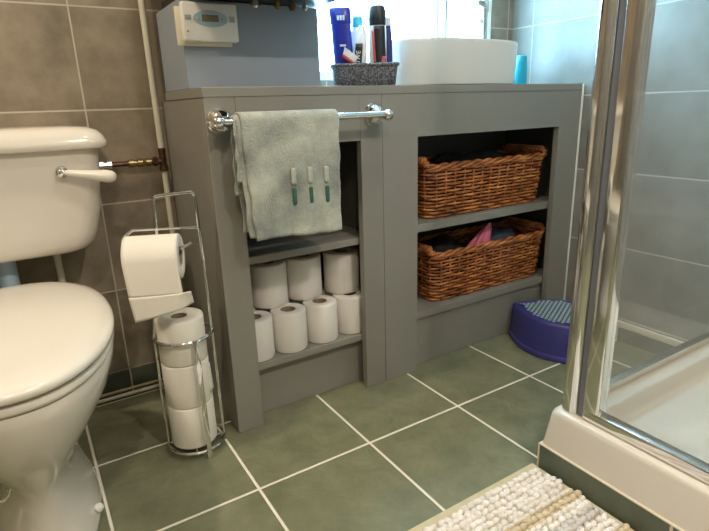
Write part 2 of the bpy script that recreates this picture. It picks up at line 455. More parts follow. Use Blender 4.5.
panel('shelf', (XM+.0115,0.256,0.448), (XR-.0205,YW-.0145,0.472))
panel('shelf', (XM+.0115,0.255,0.164), (XR-.0205,YW-.0145,0.188))
panel('plinth', (XM+.0115,0.264,0), (XR-.0205,0.282,0.1635))
MB().tube([(0.735,0.40,ZK-.0003),(0.735,0.40,0.70),(0.735,0.47,0.66),(0.735,0.545,0.66)],0.014,10).build('waste_pipe', M['chrome'], vc)
MB().tube([(0.765,0.40,ZK-.0003),(0.765,0.40,0.69),(0.765,0.545,0.64)],0.006,8).build('supply_pipe', M['chrome'], vc)

# ------------------------------------------------------------------ towel rail and towel
tr = thing('towel_rail', 'chrome towel rail with round end bosses fixed across the cabinet front', 'towel rail', (0.27,YC,0.80))
RY, RZ, RR = 0.170, 0.798, 0.0085
MB().tube([(0.052,RY,RZ),(0.487,RY,RZ+.002)], RR, 14).build('bar', M['chrome'], tr)
for x in (0.070, 0.486):
    b_ = MB()
    b_.lathe([(0.0,0.0),(0.030,0.0),(0.0308,0.003),(0.0295,0.006),(0.028,0.007),(0.0275,0.013),(0.0245,0.021),(0.019,0.028),(0.012,0.033),(0.0095,0.038),(0.0095,YC-RY-.004),(0.006,YC-RY)], (x,YC-.0005,RZ+.001), 28, (0,-1,0))
    b_.build('wall_boss', M['chrome'], tr, sharp=60)
for x, s in ((0.046,-1), (0.492,1)):
    MB().lathe([(0.006,-.014),(0.011,-.012),(0.0135,-.006),(0.014,0.0),(0.0125,0.007),(0.008,0.0115),(0.0,0.013)], (x,RY,RZ), 20, (s,0,0)).build('end_cap', M['chrome'], tr, sharp=60)

tw = thing('hand_towel', 'sage green terry hand towel hanging folded over the chrome rail', 'towel', (0.20,RY,0.53))
def drape(x0t, x1t, x0b, x1b, zf, zb, off, seed, amp, tail=0.0):
    R = RR + 0.003 + off
    Lf, La, Lb = RZ-zf, PI*R, RZ-zb
    tot = Lf+La+Lb
    def fn(u, v):
        s = v*tot
        if s < Lf:
            y, z, d = RY-R, zf+s, 1-s/Lf
        elif s < Lf+La:
            a = (s-Lf)/R
            y, z, d = RY-R*math.cos(a), RZ+R*math.sin(a), 0
        else:
            y, z, d = RY+R, RZ-(s-Lf-La), (s-Lf-La)/Lb
        x = (x0t*(1-d)+x0b*d)*(1-u) + (x1t*(1-d)+x1b*d)*u
        front = s < Lf + La*0.5
        fold = amp*d*(math.sin(u*7.5+seed)*0.6+math.sin(u*13+seed*2+d*2)*0.25)
        wob = 0.0030*noise.noise(Vector((u*7+seed, v*11, seed)))+0.0012*noise.noise(Vector((u*40, v*60, seed)))
        if front: y = y - abs(fold)*1.0 + wob - 0.004*d
        else: y = min(y + wob*0.5, YC-0.004)
        z += 0.004*d*math.sin(u*5+seed) + (tail*(u-0.5)*d if front else 0)
        return Vector((x+0.0015*math.sin(v*40+seed), y, z))
    return MB().sheet(fn, 46, 70)
o = drape(0.090,0.333,0.100,0.324,0.531,0.60,0.0085,0.6,0.010).build('front_layer', M['towel'], tw, sharp=180); solidify(o,0.005)
o = drape(0.081,0.318,0.087,0.315,0.537,0.545,0.0035,2.1,0.004).build('middle_layer', M['towel'], tw, sharp=180); solidify(o,0.004)
o = drape(0.076,0.16,0.074,0.15,0.672,0.64,0.000,4.0,0.002).build('inner_layer', M['towel'], tw, sharp=180); solidify(o,0.003)
o = MB().sheet(lambda u,v: Vector((0.126+0.19*u, 0.196+0.003*math.sin(u*9), 0.523+0.11*v+0.004*math.sin(u*6))), 20, 8).build('back_layer', M['towel'], tw, sharp=180); solidify(o,0.004)
for x in (0.203, 0.246, 0.290):
    dz = -0.04*(x-0.203)
    yb = 0.1420
    mo = MB()
    mo.box((x-.0045,yb-.003,0.606+dz),(x+.0045,yb+.006,0.645+dz),0.003,3)
    md = mo.build('embroidered_motif', M['green_thread'], tw, sharp=180); md['label'] = 'green stitched brush handle motif'
    MB().box((x-.0065,yb-.002,0.652+dz),(x+.0065,yb+.006,0.692+dz),0.0055,4).build('motif_head', M['white_thread'], md, sharp=180)

# ------------------------------------------------------------------ toilet rolls
def roll_part(R, r, h, name, m, parent, o=(0,0,0), axis=(0,0,1)):
    c = 0.004
    prof = [(r,0),(R-c,0),(R-c*.3,c*.3),(R,c),(R,h-c),(R-c*.3,h-c*.3),(R-c,h),(r+.001,h),(r,h-.001)]
    return MB().torus_lathe(prof, o, 36, axis).build(name, m, parent, sharp=50)
def make_roll(label, R=0.053, h=0.108, group=None):
    t = thing('toilet_roll', label, 'toilet roll', (0,0,0), group)
    roll_part(R, 0.0215, h, 'tissue', M['paper2'], t)
    MB().torus_lathe([(0.0200,0.001),(0.0213,0.001),(0.0213,h-.001),(0.0200,h-.001)], (0,0,0), 24).build('cardboard_core', M['card'], t)
    return t
SH = 0.1672
front = [(0.137,0.312,'white toilet roll mostly hidden by the left stile, front row of lower shelf'),
         (0.2385,0.310,'white toilet roll second from the left in the front row of the lower shelf'),
         (0.3420,0.313,'white toilet roll third from the left in the front row of the lower shelf'),
         (0.4455,0.318,'white toilet roll at the right end of the front row, lower shelf')]
grp = 'toilet rolls stored on the cabinet shelf'
proto = None
def put_roll(x, y, z, label):
    global proto
    if proto is None: proto = make_roll(label, 0.0500, 0.116, grp); r = proto
    else: r = dup(proto); r['label'] = label
    r.location = (x, y, z); r.rotation_euler = (0,0,random.uniform(0,6))
    return r
for x, y, l in front: put_roll(x, y, SH, l)
for x, y, l in [(0.137,0.416,'white toilet roll behind the leftmost front roll, lower tier'), (0.2385,0.414,'white toilet roll standing behind the second front roll, lower tier'),
                (0.3420,0.417,'white toilet roll standing behind the third front roll, lower tier'), (0.4455,0.422,'white toilet roll behind the rightmost front roll, lower tier')]:
    put_roll(x, y, SH, l)
U = SH+0.1162
big = None
for x, y, label in ((0.216,0.385,'white toilet roll at the left of the upper tier under the shelf'),
                    (0.328,0.385,'white toilet roll in the middle of the upper tier under the shelf'),
                    (0.4475,0.362,'white toilet roll at the right of the upper tier, set furthest forward')):
    if big is None: big = make_roll(label, 0.0548, 0.124, grp); r = big
    else: r = dup(big); r['label'] = label
    r.location = (x, y, U); r.rotation_euler = (0,0,random.uniform(0,6))

# ------------------------------------------------------------------ wicker baskets
def make_basket(label, group):
    t = thing('wicker_basket', label, 'basket', (0,0,0), group)
    hx, hy, ht = 0.272, 0.102, 0.158
    NW = 36
    def loop(z, grow, r0=0.035):
        f = z/ht
        pts = rrect(0, 0, hx*(1-.06)+hx*.06*f+grow, hy*(1-.08)+hy*.08*f+grow, r0, 6)
        # resample evenly
        P = [Vector((p[0],p[1],z)) for p in pts]
        seg = [(P[(i+1)%len(P)]-P[i]).length for i in range(len(P))]
        return P, seg, sum(seg)
    def at(P, seg, tot, s):
        s = (s % 1.0)*tot; i = 0
        while s > seg[i] and i < len(seg)-1: s -= seg[i]; i += 1
        a, b = P[i], P[(i+1) % len(P)]
        p = a.lerp(b, min(1, s/seg[i])); d = (b-a).normalized()
        return p, Vector((d.y, -d.x, 0))
    body = MB()
    rows = 14
    for k in range(rows):
        z = 0.006 + (ht-0.014)*k/(rows-1)
        P, seg, tot = loop(z, 0)
        n = NW*4; pts = []; rad = []
        ph = k % 2
        for i in range(n):
            p, nr = at(P, seg, tot, i/n)
            pts.append(p + nr*0.0038*math.sin(PI*(i/4.0)+PI*ph+PI/8) + Vector((0,0,0.0012*noise.noise(Vector((i*.21,k*3.1,0))))))
            rad.append(0.0040+0.0007*noise.noise(Vector((i*.13,k*1.7,5))))
        body.tube(pts, rad, 6, closed=True)
    body.build('woven_wall', M['wicker'], t, sharp=180)
    st = MB()
    P0, s0, t0 = loop(0, 0); P1, s1, t1 = loop(ht, 0)
    for i in range(NW):
        a, _ = at(P0, s0, t0, (i+.375)/NW); b_, _ = at(P1, s1, t1, (i+.375)/NW)
        st.tube([a, a.lerp(b_, .5), b_], 0.0032, 6)
    st.build('stakes', M['wicker'], t, sharp=180)
    MB().prism(rrect(0,0,hx*.93,hy*.91,0.03), 0.001, 0.006).build('base', M['wicker'], t)
    rim = MB()
    P, seg, tot = loop(ht, 0)
    for q in range(3):
        pts = []; n = NW*6
        for i in range(n):
            p, nr = at(P, seg, tot, i/n)
            a = 2*PI*(i/n)*10 + q*2*PI/3
            pts.append(p + nr*0.0065*math.cos(a) + Vector((0,0,0.0065*math.sin(a)+0.004)))
        rim.tube(pts, 0.0058, 6, closed=True)
    rim.build('braided_rim', M['wicker'], t, sharp=180)
    for s in (-1, 1):
        hd = MB()
        n = 70; xx = s*(hx-0.002)
        core = []
        for i in range(n+1):
            f = i/n
            core.append(Vector((xx, -(hy-.004)+2*(hy-.004)*f, ht+0.004+0.018*min(1,min(f,1-f)*14))))
        hd.tube(core, 0.0105, 8)
        pts = []
        n2 = 260
        for i in range(n2+1):
            f = i/n2; p = core[0].lerp(core[-1], 0)
            j = f*n; j0 = min(int(j), n-1); p = core[j0].lerp(core[j0+1], j-j0)
            d = (core[j0+1]-core[j0]).normalized(); u = Vector((1,0,0)); v = d.cross(u)
            a = 2*PI*f*22
            pts.append(p + (u*math.cos(a)+v*math.sin(a))*0.0115)
        hd.tube(pts, 0.0038, 6)
        hd.build('handle', M['wicker'], t, sharp=180)
    return t
grb = 'wicker baskets in the right-hand opening'
bk = make_basket('brown wicker basket on the lower shelf with a pink pouch in it', grb)
bk.location = (1.012, 0.382, 0.1888)
bk2 = dup(bk); bk2['label'] = 'brown wicker basket on the upper shelf, nothing pink in it'
bk2.location = (0.988, 0.384, 0.4728)
# things in the baskets
def blob(name, label, cat, c, r, m, seed, sharp=180, am=0.25):
    t = bmesh.new(); bmesh.ops.create_icosphere(t, subdivisions=4, radius=1)
    for v in t.verts:
        n = noise.noise(v.co*1.6+Vector((seed,0,0)))*am + noise.noise(v.co*4+Vector((seed,2,0)))*am*.4
        q = v.co*(1+n)
        v.co = Vector((c[0]+q.x*r[0], c[1]+q.y*r[1], c[2]+max(q.z,-1)*r[2]))
    mb = MB(); mb.add(t)
    o = mb.build(name, m, None, sharp=sharp)
    return tag(o, label, cat)
blob('wash_bag', 'dark cloth wash bag lying inside the lower wicker basket', 'bag', (0.87,0.400,0.283), (0.115,0.066,0.088), M['dark'], 3)
blob('cloth_bundle', 'slate blue cloth bundle in the lower basket, right of the pink pouch', 'cloth', (1.15,0.395,0.285), (0.10,0.062,0.090), M['slateblue'], 9)
blob('toiletry_bag', 'dark bag low inside the upper wicker basket', 'bag', (1.0,0.395,0.572), (0.215,0.066,0.090), M['dark'], 5)
def pouch(u, v):
    a = 2*PI*u
    w_ = (1-v)**0.75
    cx = 0.995+0.055*v; 
    r = 1+0.18*math.sin(a*5+v*3)
    return Vector((cx+0.050*w_*r*math.cos(a), 0.335+0.026*w_*r*math.sin(a), 0.330+0.084*v))
pb = MB().sheet(pouch, 40, 20)
tag(pb.build('pink_pouch', M['pink'], None, sharp=60), 'pink satin pouch poking up out of the lower wicker basket', 'pouch')

# ------------------------------------------------------------------ step stool
ss = thing('step_stool', 'low indigo plastic step stool with bowed front beside the cabinet', 'step stool', (1.14,0.10,0))
def fan(inset):
    pts = []
    n = 18
    for i in range(n+1):
        f = i/n; y = 0.258 - f*0.330
        s = math.sin(PI*f)
        pts.append((1.088-0.068*s, y))
    pts += [(1.275,-.002),(1.275,0.190)]
    c = Vector((1.15,0.10))
    poly = [Vector(p) for p in pts]
    # round by offsetting towards the centre
    out = []
    m = len(poly)
    for i, p in enumerate(poly):
        a = (poly[(i+1)%m]-poly[i-1]).normalized(); nr = Vector((-a.y, a.x))
        if nr.dot(c-p) < 0: nr = -nr
        out.append(p+nr*inset)
    return out
def chaikin(P, k=2):
    for _ in range(k):
        Q = []
        for i in range(len(P)):
            a, b_ = P[i], P[(i+1) % len(P)]
            Q += [a.lerp(b_, .25), a.lerp(b_, .75)]
        P = Q
    return P
def ringz(ins, z): return [Vector((p.x,p.y,z)) for p in chaikin(fan(ins))]
SZ = 0.128
MB().rings([ringz(0.004,0.0005), ringz(-.003,0.003), ringz(-.004,0.012), ringz(-.001,0.018), ringz(0.004,0.020), ringz(0.007,0.06), ringz(0.010,SZ-.012), ringz(0.013,SZ-.004), ringz(0.018,SZ), ringz(0.026,SZ), ringz(0.028,SZ-.002)]).build('body', M['stool'], ss, sharp=40)
gp = MB()
cA, cB = 1.055, 1.255
inner = chaikin(fan(0.025))
def inside(x, y):
    c = False; n = len(inner)
    for i in range(n):
        a, b_ = inner[i], inner[(i+1)%n]
        if (a.y > y) != (b_.y > y) and x < (b_.x-a.x)*(y-a.y)/(b_.y-a.y)+a.x: c = not c
    return c
for i in range(40):
    for j in range(40):
        x = 1.03+i*0.0155; y = -0.06+j*0.0155+(0.00775 if i % 2 else 0)
        if all(inside(x+dx, y+dy) for dx in (-.006,.006) for dy in (-.006,.006)):
            gp.box((x-.0052,y-.0046,SZ-.0025),(x+.0052,y+.0046,SZ+.0012),0.0012,1)
g = gp.build('grip_pad', M['stoolgrip'], ss); g['label'] = 'pale green raised grip dots'

# ------------------------------------------------------------------ boiler boxing, programmer, boiler
BY = 0.340
bx = MB().box((XS+.001,BY,H+.0005),(0.394,YW-.001,1.066),0.002)
tag(bx.build('pipe_boxing', M['boxing'], None, sharp=20), 'grey painted box, bluish light in its colour, on the worktop behind the towel rail', 'boxing')
pg = thing('heating_programmer', 'white wall programmer with oval blue panel on the grey boxing', 'heating control', (0.11,BY,0.97))
MB().box((0.026,BY-.010,0.966),(0.154,BY,1.048),0.002).build('back_plate', M['cream_plastic'], pg)
MB().box((0.036,BY-.030,0.974),(0.164,BY-.0104,1.056),0.004,3).build('housing', M['white_plastic'], pg)
PX, PZ, PY = 0.100, 1.022, BY-.030
def ov(cx, cz, a, b_, y0, y1, n=32):
    m = MB()
    m.rings([[Vector((cx+a*math.cos(2*PI*i/n), y, cz+b_*math.sin(2*PI*i/n))) for i in range(n)] for y in (y0,y1)])
    return m
ov(PX, PZ, 0.040, 0.0175, PY-.0012, PY+.002).build('oval_panel', M['lightblue'], pg)
MB().box((PX-.021,PY-.0022,PZ-.006),(PX+.018,PY-.0008,PZ+.008),0.0005).build('display', M['lcd'], pg)
for dx, dz, w_, h_ in ((-.052,.001,.014,.010),(.050,.001,.013,.012)):
    MB().box((PX+dx-w_/2,PY-.0014,PZ+dz-h_/2),(PX+dx+w_/2,PY+.001,PZ+dz+h_/2),0.0004).build('button', M['grey_print'], pg)
for dx in (-.029,.027):
    MB().lathe([(0.0,0.0026),(0.003,0.0024),(0.0036,0.0)], (PX+dx,PY-.001,PZ), 12, (0,-1,0)).build('button', M['grey_print'], pg)
MB().lathe([(0.0,0.0016),(0.0018,0.0012),(0.002,0.0)], (0.045,PY,0.994), 10, (0,-1,0)).build('indicator_light', M['red'], pg)
bo = thing('boiler', 'wall boiler casing above the grey boxing, only its black underside showing', 'boiler', (0.19,0.40,1.067))
MB().box((0.052,0.150,1.095),(0.400,YW-.001,1.75),0.012,3).build('casing', M['white_plastic'], bo)
MB().box((0.056,0.154,1.0675),(0.396,YW-.002,1.0955),0.004).build('underside_tray', M['black'], bo)
for x, m_, r in ((0.205,'chrome_soft',.010),(0.262,'brass',.008),(0.300,'copper',.009),(0.335,'chrome_soft',.007)):
    MB().lathe([(r*.7,0.0),(r*.7,-.006),(r,-.007),(r,-.015),(r*.75,-.016),(r*.6,-.020),(0,-.021)], (x,0.296,1.0685), 10).build('pipe_connector', M[m_], bo)

# ------------------------------------------------------------------ basin, tap
bs = thing('counter_basin', 'white oval countertop basin standing on the grey cabinet', 'basin', (0.878,0.394,H))
prof = [(0.93,0.0006),(0.965,0.003),(0.98,0.02),(0.995,0.07),(1.0,0.118),(1.0,0.124),(0.99,0.1275),(0.975,0.1275),(0.965,0.124),(0.95,0.08),(0.9,0.04),(0.7,0.02),(0.15,0.015),(0.02,0.013)]
n = 72; A_, B_ = 0.248, 0.156
def sup(c): return math.copysign(abs(c)**0.74, c)
MB().rings([[Vector((0.878+A_*r*sup(math.cos(2*PI*i/n)), 0.394+B_*r*sup(math.sin(2*PI*i/n)), H+z)) for i in range(n)] for r, z in prof]).build('bowl', M['basin'], bs, sharp=50)
MB().lathe([(0,0.0165),(0.018,0.0165),(0.022,0.014),(0.02,0.0125)], (0.878,0.394,H), 20).build('waste_cap', M['chrome'], bs)
tp = thing('tall_basin_tap', 'tall dark chrome mixer tap standing behind the right of the basin', 'tap', (1.158,0.515,H))
MB().lathe([(0.026,0.0005),(0.026,0.006),(0.019,0.010),(0.0165,0.02),(0.0165,0.25),(0.020,0.256),(0.020,0.285),(0.014,0.292),(0,0.293)], (1.158,0.515,H), 20).build('column', M['chrome_soft'], tp, sharp=50)
MB().tube([(1.158,0.515,H+.27),(1.11,0.475,H+.272),(1.04,0.42,H+.262),(1.01,0.40,H+.25)],[.011,.011,.010,.009],10).build('spout', M['chrome_soft'], tp)
MB().tube([(1.153,0.512,H+.215),(1.140,0.503,H+.223),(1.128,0.494,H+.221)],[.005,.006,.007],8).build('lever', M['chrome_soft'], tp)

# ------------------------------------------------------------------ sequin basket and toiletries
BZ = H
BX0, BYc, BHX, BHY = 0.522, 0.322, 0.088, 0.048
sb = thing('toiletry_basket', 'small dark grey sequinned basket of bottles left of the basin', 'basket', (BX0,BYc,BZ))
bp = [(0.92,0.0006),(0.95,0.003),(1.0,0.046),(1.02,0.050),(1.02,0.056),(0.985,0.057),(0.96,0.052),(0.90,0.006),(0.2,0.005)]
BX0, BYc, BHX, BHY = 0.522, 0.322, 0.088, 0.048
MB().rings([[Vector((p[0],p[1],BZ+z)) for p in rrect(BX0,BYc,BHX*r,BHY-(1-r)*BHX,0.02*r,5)] for r, z in bp[:7]] +
           [[Vector((p[0],p[1],BZ+z)) for p in rrect(BX0,BYc,BHX*r,max(BHY-(1-r)*BHX,.01),0.018*r,5)] for r, z in bp[7:]]).build('basket_body', M['sequin'], sb, sharp=50)
MB().tube([Vector((p[0],p[1],BZ+.055)) for p in rrect(BX0,BYc,BHX*1.02,BHY+.002,0.02,6)], 0.0045, 8, closed=True).build('rim', M['sequin'], sb)
BF = BZ+0.0065
ZS = 1.0
def ell_rings(cx, cy, prof, n=28, lean=(0,0), p=2.0):
    """prof = (half x, half y, z above base)"""
    out = []
    for hx, hy, z in prof:
        r = []
        for i in range(n):
            t = 2*PI*i/n; c, s = math.cos(t), math.sin(t)
            r.append(Vector((cx+lean[0]*z+hx*math.copysign(abs(c)**(2/p), c), cy+lean[1]*z+hy*math.copysign(abs(s)**(2/p), s), BF+z*ZS)))
        out.append(r)
    return out
# royal blue shampoo bottle
ZS = 1.14
b1 = thing('shampoo_bottle', 'royal blue shampoo bottle leaning at the left of the sequinned basket', 'bottle', (0.470,0.322,BF))
ln = (-0.055, 0.02)
MB().rings(ell_rings(0.470,0.322,[(0.020,0.012,0.0),(0.024,0.015,0.004),(0.026,0.016,0.04),(0.027,0.016,0.10),(0.0265,0.015,0.135)],lean=ln,p=2.6)).build('bottle_body', M['blue_bottle'], b1, sharp=50)
MB().rings(ell_rings(0.470,0.322,[(0.0275,0.0155,0.1354),(0.0285,0.016,0.14),(0.029,0.0155,0.168),(0.027,0.013,0.171),(0.02,0.008,0.172)],lean=ln,p=2.6)).build('cap', M['blue_bottle'], b1, sharp=50)
def facing(x, y, z, rz=0.0, tilt=0.0, spin=0.0):
    return Matrix.Translation((x,y,z)) @ Matrix.Rotation(rz,4,'Z') @ Matrix.Rotation(PI/2+tilt,4,'X') @ Matrix.Rotation(spin,4,'Z')
for z, w_, h_, k in ((0.148,0.022,0.012,3),(0.088,0.022,0.005,1)):
    for q in range(k):
        xx = 0.470+ln[0]*z + (q-(k-1)/2)*0.0075
        MB().box((xx-(w_/k)/2*.75,0.322+ln[1]*z-.0172,BF+z*ZS-h_/2),(xx+(w_/k)/2*.75,0.322+ln[1]*z-.0140,BF+z*ZS+h_/2),0.0006).build('label_print', M['white_bottle'], b1)
ZS = 1.0
# white bottle with turquoise cap
b2 = thing('lotion_bottle', 'white bottle with a turquoise cap behind the slanted black labelled bottle', 'bottle', (0.508,0.345,BF))
MB().rings(ell_rings(0.508,0.345,[(0.017,0.015,0),(0.019,0.017,0.004),(0.019,0.017,0.135),(0.014,0.013,0.148)])).build('bottle_body', M['white_bottle'], b2, sharp=50)
MB().rings(ell_rings(0.508,0.345,[(0.0145,0.0135,0.1484),(0.0145,0.0135,0.172),(0.012,0.011,0.175)])).build('cap', M['turq'], b2, sharp=50)
# slanted white bottle with black ACTIVE panel
b3 = thing('toiletry_bottle', 'white bottle with a black lettered panel standing in the sequinned basket', 'bottle', (0.503,0.310,BF))
ln3 = (0.10, 0.02)
MB().rings(ell_rings(0.503,0.310,[(0.018,0.013,0.0),(0.020,0.0145,0.004),(0.019,0.014,0.09),(0.016,0.012,0.125),(0.009,0.008,0.14),(0.008,0.007,0.15)],lean=ln3,p=2.5)).build('bottle_body', M['white_bottle'], b3, sharp=50)
pl = MB()
def pnl(u, v):
    z = 0.018+0.085*v
    x = 0.503+ln3[0]*z + (-0.0155+0.021*u)*(1-.1*v)
    xr = (-0.0155+0.021*u)/0.0195
    y = 0.310+ln3[1]*z - 0.0142*max(0.05,(1-abs(xr)**2.5))**0.4 - 0.0007
    return Vector((x,y,z+BF))
solidify(pl.sheet(pnl,8,8).build('label_panel', M['black'], b3),0.0008)
text_mesh('ACTIVE', 0.0165, 0.0004, M['white_bottle'], 'lettering', b3, facing(0.503+ln3[0]*0.058-0.005,0.310-.0148,BF+0.058,0,0,PI/2-0.10))
# black capped can with a red flash
ZS = 1.13
b4 = thing('aerosol_can', 'white and red can with a black cap, tallest in the sequinned basket', 'can', (0.560,0.316,BF))
MB().rings(ell_rings(0.560,0.316,[(0.022,0.022,0),(0.0235,0.0235,0.003),(0.0235,0.0235,0.12),(0.0225,0.0225,0.13)])).build('can_body', M['white_bottle'], b4, sharp=50)
MB().rings(ell_rings(0.560,0.316,[(0.0225,0.0225,0.1304),(0.0235,0.0235,0.134),(0.0235,0.0235,0.160),(0.020,0.020,0.172),(0.011,0.011,0.177)])).build('cap', M['black'], b4, sharp=40)
def flash(a0, a1, z0, z1, sh, R=0.0242):
    return MB().sheet(lambda u,v: Vector((0.560+R*math.cos(a0+(a1-a0)*u+sh*v), 0.316+R*math.sin(a0+(a1-a0)*u+sh*v), BF+(z0+(z1-z0)*v)*ZS)), 10, 10)
o = flash(-1.85,-0.55,0.040,0.129,-0.25).build('black_flash', M['black'], b4); solidify(o,0.0006,1)
o = flash(-1.55,-1.0,0.020,0.062,0.35,0.0246).build('red_flash', M['pink_print'], b4); solidify(o,0.0006,1)
o = flash(-2.15,-1.85,0.045,0.120,-0.25,0.0244).build('red_stripe', M['pink_print'], b4); solidify(o,0.0006,1)
ZS = 1.0
# navy bottle at the right
b5 = thing('shower_gel_bottle', 'navy blue bottle at the right side of the sequinned basket', 'bottle', (0.589,0.346,BF))
MB().rings(ell_rings(0.589,0.346,[(0.013,0.014,0.0),(0.0145,0.016,0.004),(0.0155,0.016,0.06),(0.0145,0.015,0.11),(0.012,0.012,0.15)])).build('bottle_body', M['navy_bottle'], b5, sharp=50)
MB().rings(ell_rings(0.589,0.346,[(0.0125,0.0125,0.1504),(0.0125,0.0125,0.170),(0.010,0.010,0.172)])).build('cap', M['white_bottle'], b5, sharp=50)
# nail brush with white bristles
b6 = thing('nail_brush', 'red handled brush with white bristles sticking out of the sequinned basket', 'brush', (0.494,0.293,BF+.05))
R6 = Matrix.Rotation(math.radians(36),3,'Y')
MB().box((0.456,0.285,BF+.052),(0.514,0.301,BF+.060),0.003,2,R6,(0.485,0.293,BF+.056)).build('handle', M['red'], b6)
br = MB()
for i in range(13):
    for j in range(3):
        a = R6 @ Vector((-0.028+i*0.0028, -0.005+j*0.005, 0.005)) + Vector((0.485,0.293,BF+.056))
        d = R6 @ Vector((random.uniform(-.003,.003)-0.002+(i-6)*0.0004, random.uniform(-.002,.002), 0.017))
        br.tube([a, a+d], [0.0022,0.0014], 5)
bb = br.build('bristles', M['bristle'], b6); bb['kind'] = 'stuff'
# the basket and what stands in it are turned together on the worktop
for o in (sb, b1, b2, b3, b4, b5, b6):
    p = Vector((o.location.x-BX0, o.location.y-BYc, 0)); p.rotate(Matrix.Rotation(-0.5,3,'Z'))
    o.location.x, o.location.y = BX0+p.x, BYc+p.y
    o.rotation_euler = (0,0,-0.5)
# turquoise bottle by the wall
b7 = thing('turquoise_bottle', 'bright turquoise bottle standing right of the basin by the wall', 'bottle', (1.240,0.40,H))
BF0 = BF; BF = H+.0005
MB().rings(ell_rings(1.240,0.40,[(0.021,0.014,0),(0.023,0.016,0.004),(0.023,0.016,0.06),(0.020,0.015,0.080)],p=2.5)).build('bottle_body', M['turq'], b7, sharp=50)
MB().rings(ell_rings(1.240,0.40,[(0.0195,0.0145,0.0804),(0.0195,0.0145,0.098),(0.016,0.012,0.101)],p=2.5)).build('cap', M['turq'], b7, sharp=50)
BF = BF0

# ------------------------------------------------------------------ toilet
CX = -0.402
wcl = thing('toilet', 'white toilet with a wall hung cistern and closed lid', 'toilet', (CX,0.2,0))
def egg(hw, yf, yb, z, bt=0.20, n=56, back=0.62):
    ym = yf + (yb-yf)*0.55
    out = []
    for i in range(n):
        t = 2*PI*i/n; c, s = math.cos(t), math.sin(t)
        if s < 0:   # front half: round nose
            x = hw*math.copysign(abs(c)**0.92, c); y = ym+(ym-yf)*math.copysign(abs(s)**1.0, s)
        else:       # back: squarer
            x = hw*math.copysign(abs(c)**back, c)*(1-bt*s**2); y = ym+(yb-ym)*math.copysign(abs(s)**0.75, s)
        out.append(Vector((CX+x, y, z)))
    return out
pan = [(.095,-.010,.40,.0005,.42),(.099,-.013,.405,.004,.42),(.098,-.012,.405,.016,.42),(.093,-.006,.40,.035,.40),(.085,.002,.40,.06,.36),(.075,.008,.40,.095,.32),(.067,.010,.41,.135,.28),(.067,.002,.42,.17,.26),(.080,-.020,.43,.205,.24),
       (.104,-.050,.44,.245,.22),(.135,-.084,.450,.29),(.161,-.111,.456,.337),(.174,-.126,.460,.375),(.177,-.130,.462,.395),(.175,-.128,.461,.402),(.165,-.118,.455,.404)]
MB().rings([egg(*a) for a in pan]).build('pan', M['ceramic'], wcl, sharp=60)
MB().lathe([(0.0095,0),(0.0095,0.004),(0.007,0.009),(0,0.011)], (CX+.085,0.10,0.032), 14, (0.75,-.2,0.6)).build('bolt_cap', M['white_plastic'], wcl)
st = [(.160,-.115,.440,.4045),(.177,-.132,.448,.406),(.180,-.135,.450,.412),(.178,-.133,.449,.419),(.165,-.120,.440,.4205)]
MB().rings([egg(*a) for a in st]).build('seat', M['seat'], wcl, sharp=60)
ld = [(.160,-.116,.440,.4245),(.178,-.134,.448,.426),(.183,-.139,.452,.431),(.183,-.139,.452,.438),(.177,-.133,.447,.4445),(.160,-.115,.432,.4485),(.120,-.07,.40,.450),(.05,0.05,.30,.4505)]
MB().rings([egg(*a) for a in ld]).build('lid', M['seat'], wcl, sharp=60)
for s in (-1,1):
    MB().lathe([(0.011,-.022),(0.012,-.02),(0.012,.02),(0.011,.022)], (CX+s*.07,0.462,0.427), 14, (1,0,0)).build('hinge', M['chrome'], wcl)
def crect(hx, yf, yb, r, z, ins=0.0):
    return [Vector((p[0],p[1],z)) for p in rrect(CX,(yf+yb)/2,hx-ins,(yb-yf)/2-ins,r,7)]
cis = [(.150,.470,.600,.05,.500),(.176,.450,.612,.05,.502),(.192,.437,.620,.05,.510),(.205,.430,.626,.05,.525),(.215,.426,.6285,.05,.55),(.226,.423,.6285,.045,.60),(.237,.420,.6285,.042,.68),(.242,.418,.6285,.04,.745)]
MB().rings([crect(*a) for a in cis]).build('cistern', M['ceramic'], wcl, sharp=60)
lid = [(.243,.416,.6285,.04,.7455),(.257,.402,.6285,.045,.747),(.262,.398,.6285,.048,.752),(.2615,.3985,.6285,.048,.763),(.256,.404,.6285,.05,.776),(.246,.413,.6285,.05,.787),(.228,.428,.627,.05,.7945),(.190,.46,.60,.05,.798),(.10,.50,.57,.03,.799)]
cl = MB().rings([crect(*a) for a in lid]).build('cistern_lid', M['ceramic'], wcl, sharp=60)
LX, LY, LZ = -0.249, 0.4185, 0.699
fl = MB().lathe([(0.013,0.0),(0.014,0.004),(0.012,0.008),(0.009,0.010),(0.009,0.022),(0.006,0.026),(0,0.027)], (LX,LY+.001,LZ), 18, (0,-1,0)).build('flush_boss', M['chrome'], wcl, sharp=50)
ax = Vector((0.115,-0.012,-0.020)).normalized()
MB().lathe([(0.0055,0.002),(0.0065,0.012),(0.0075,0.018),(0.0085,0.030),(0.0100,0.052),(0.0130,0.074),(0.0150,0.090),(0.0140,0.102),(0.009,0.110),(0,0.1125)], (LX,LY-.020,LZ), 18, ax).build('flush_lever', M['seat'], fl, sharp=60)
MB().tube([(CX+.004,0.52,0.503),(CX+.004,0.52,0.46),(CX+.004,0.505,0.42),(CX+.004,0.47,0.37),(CX+.004,0.41,0.35)],[.021,.021,.021,.021,.02],16).build('flush_pipe', M['lightblue'], wcl)['label'] = 'pale blue grey flush pipe'
sp_ = MB().tube([(-0.287,0.56,0.515),(-0.287,0.56,0.39),(-0.287,0.56,0.02)],0.0085,12)
sp_.build('overflow_pipe', M['pipe'], wcl)

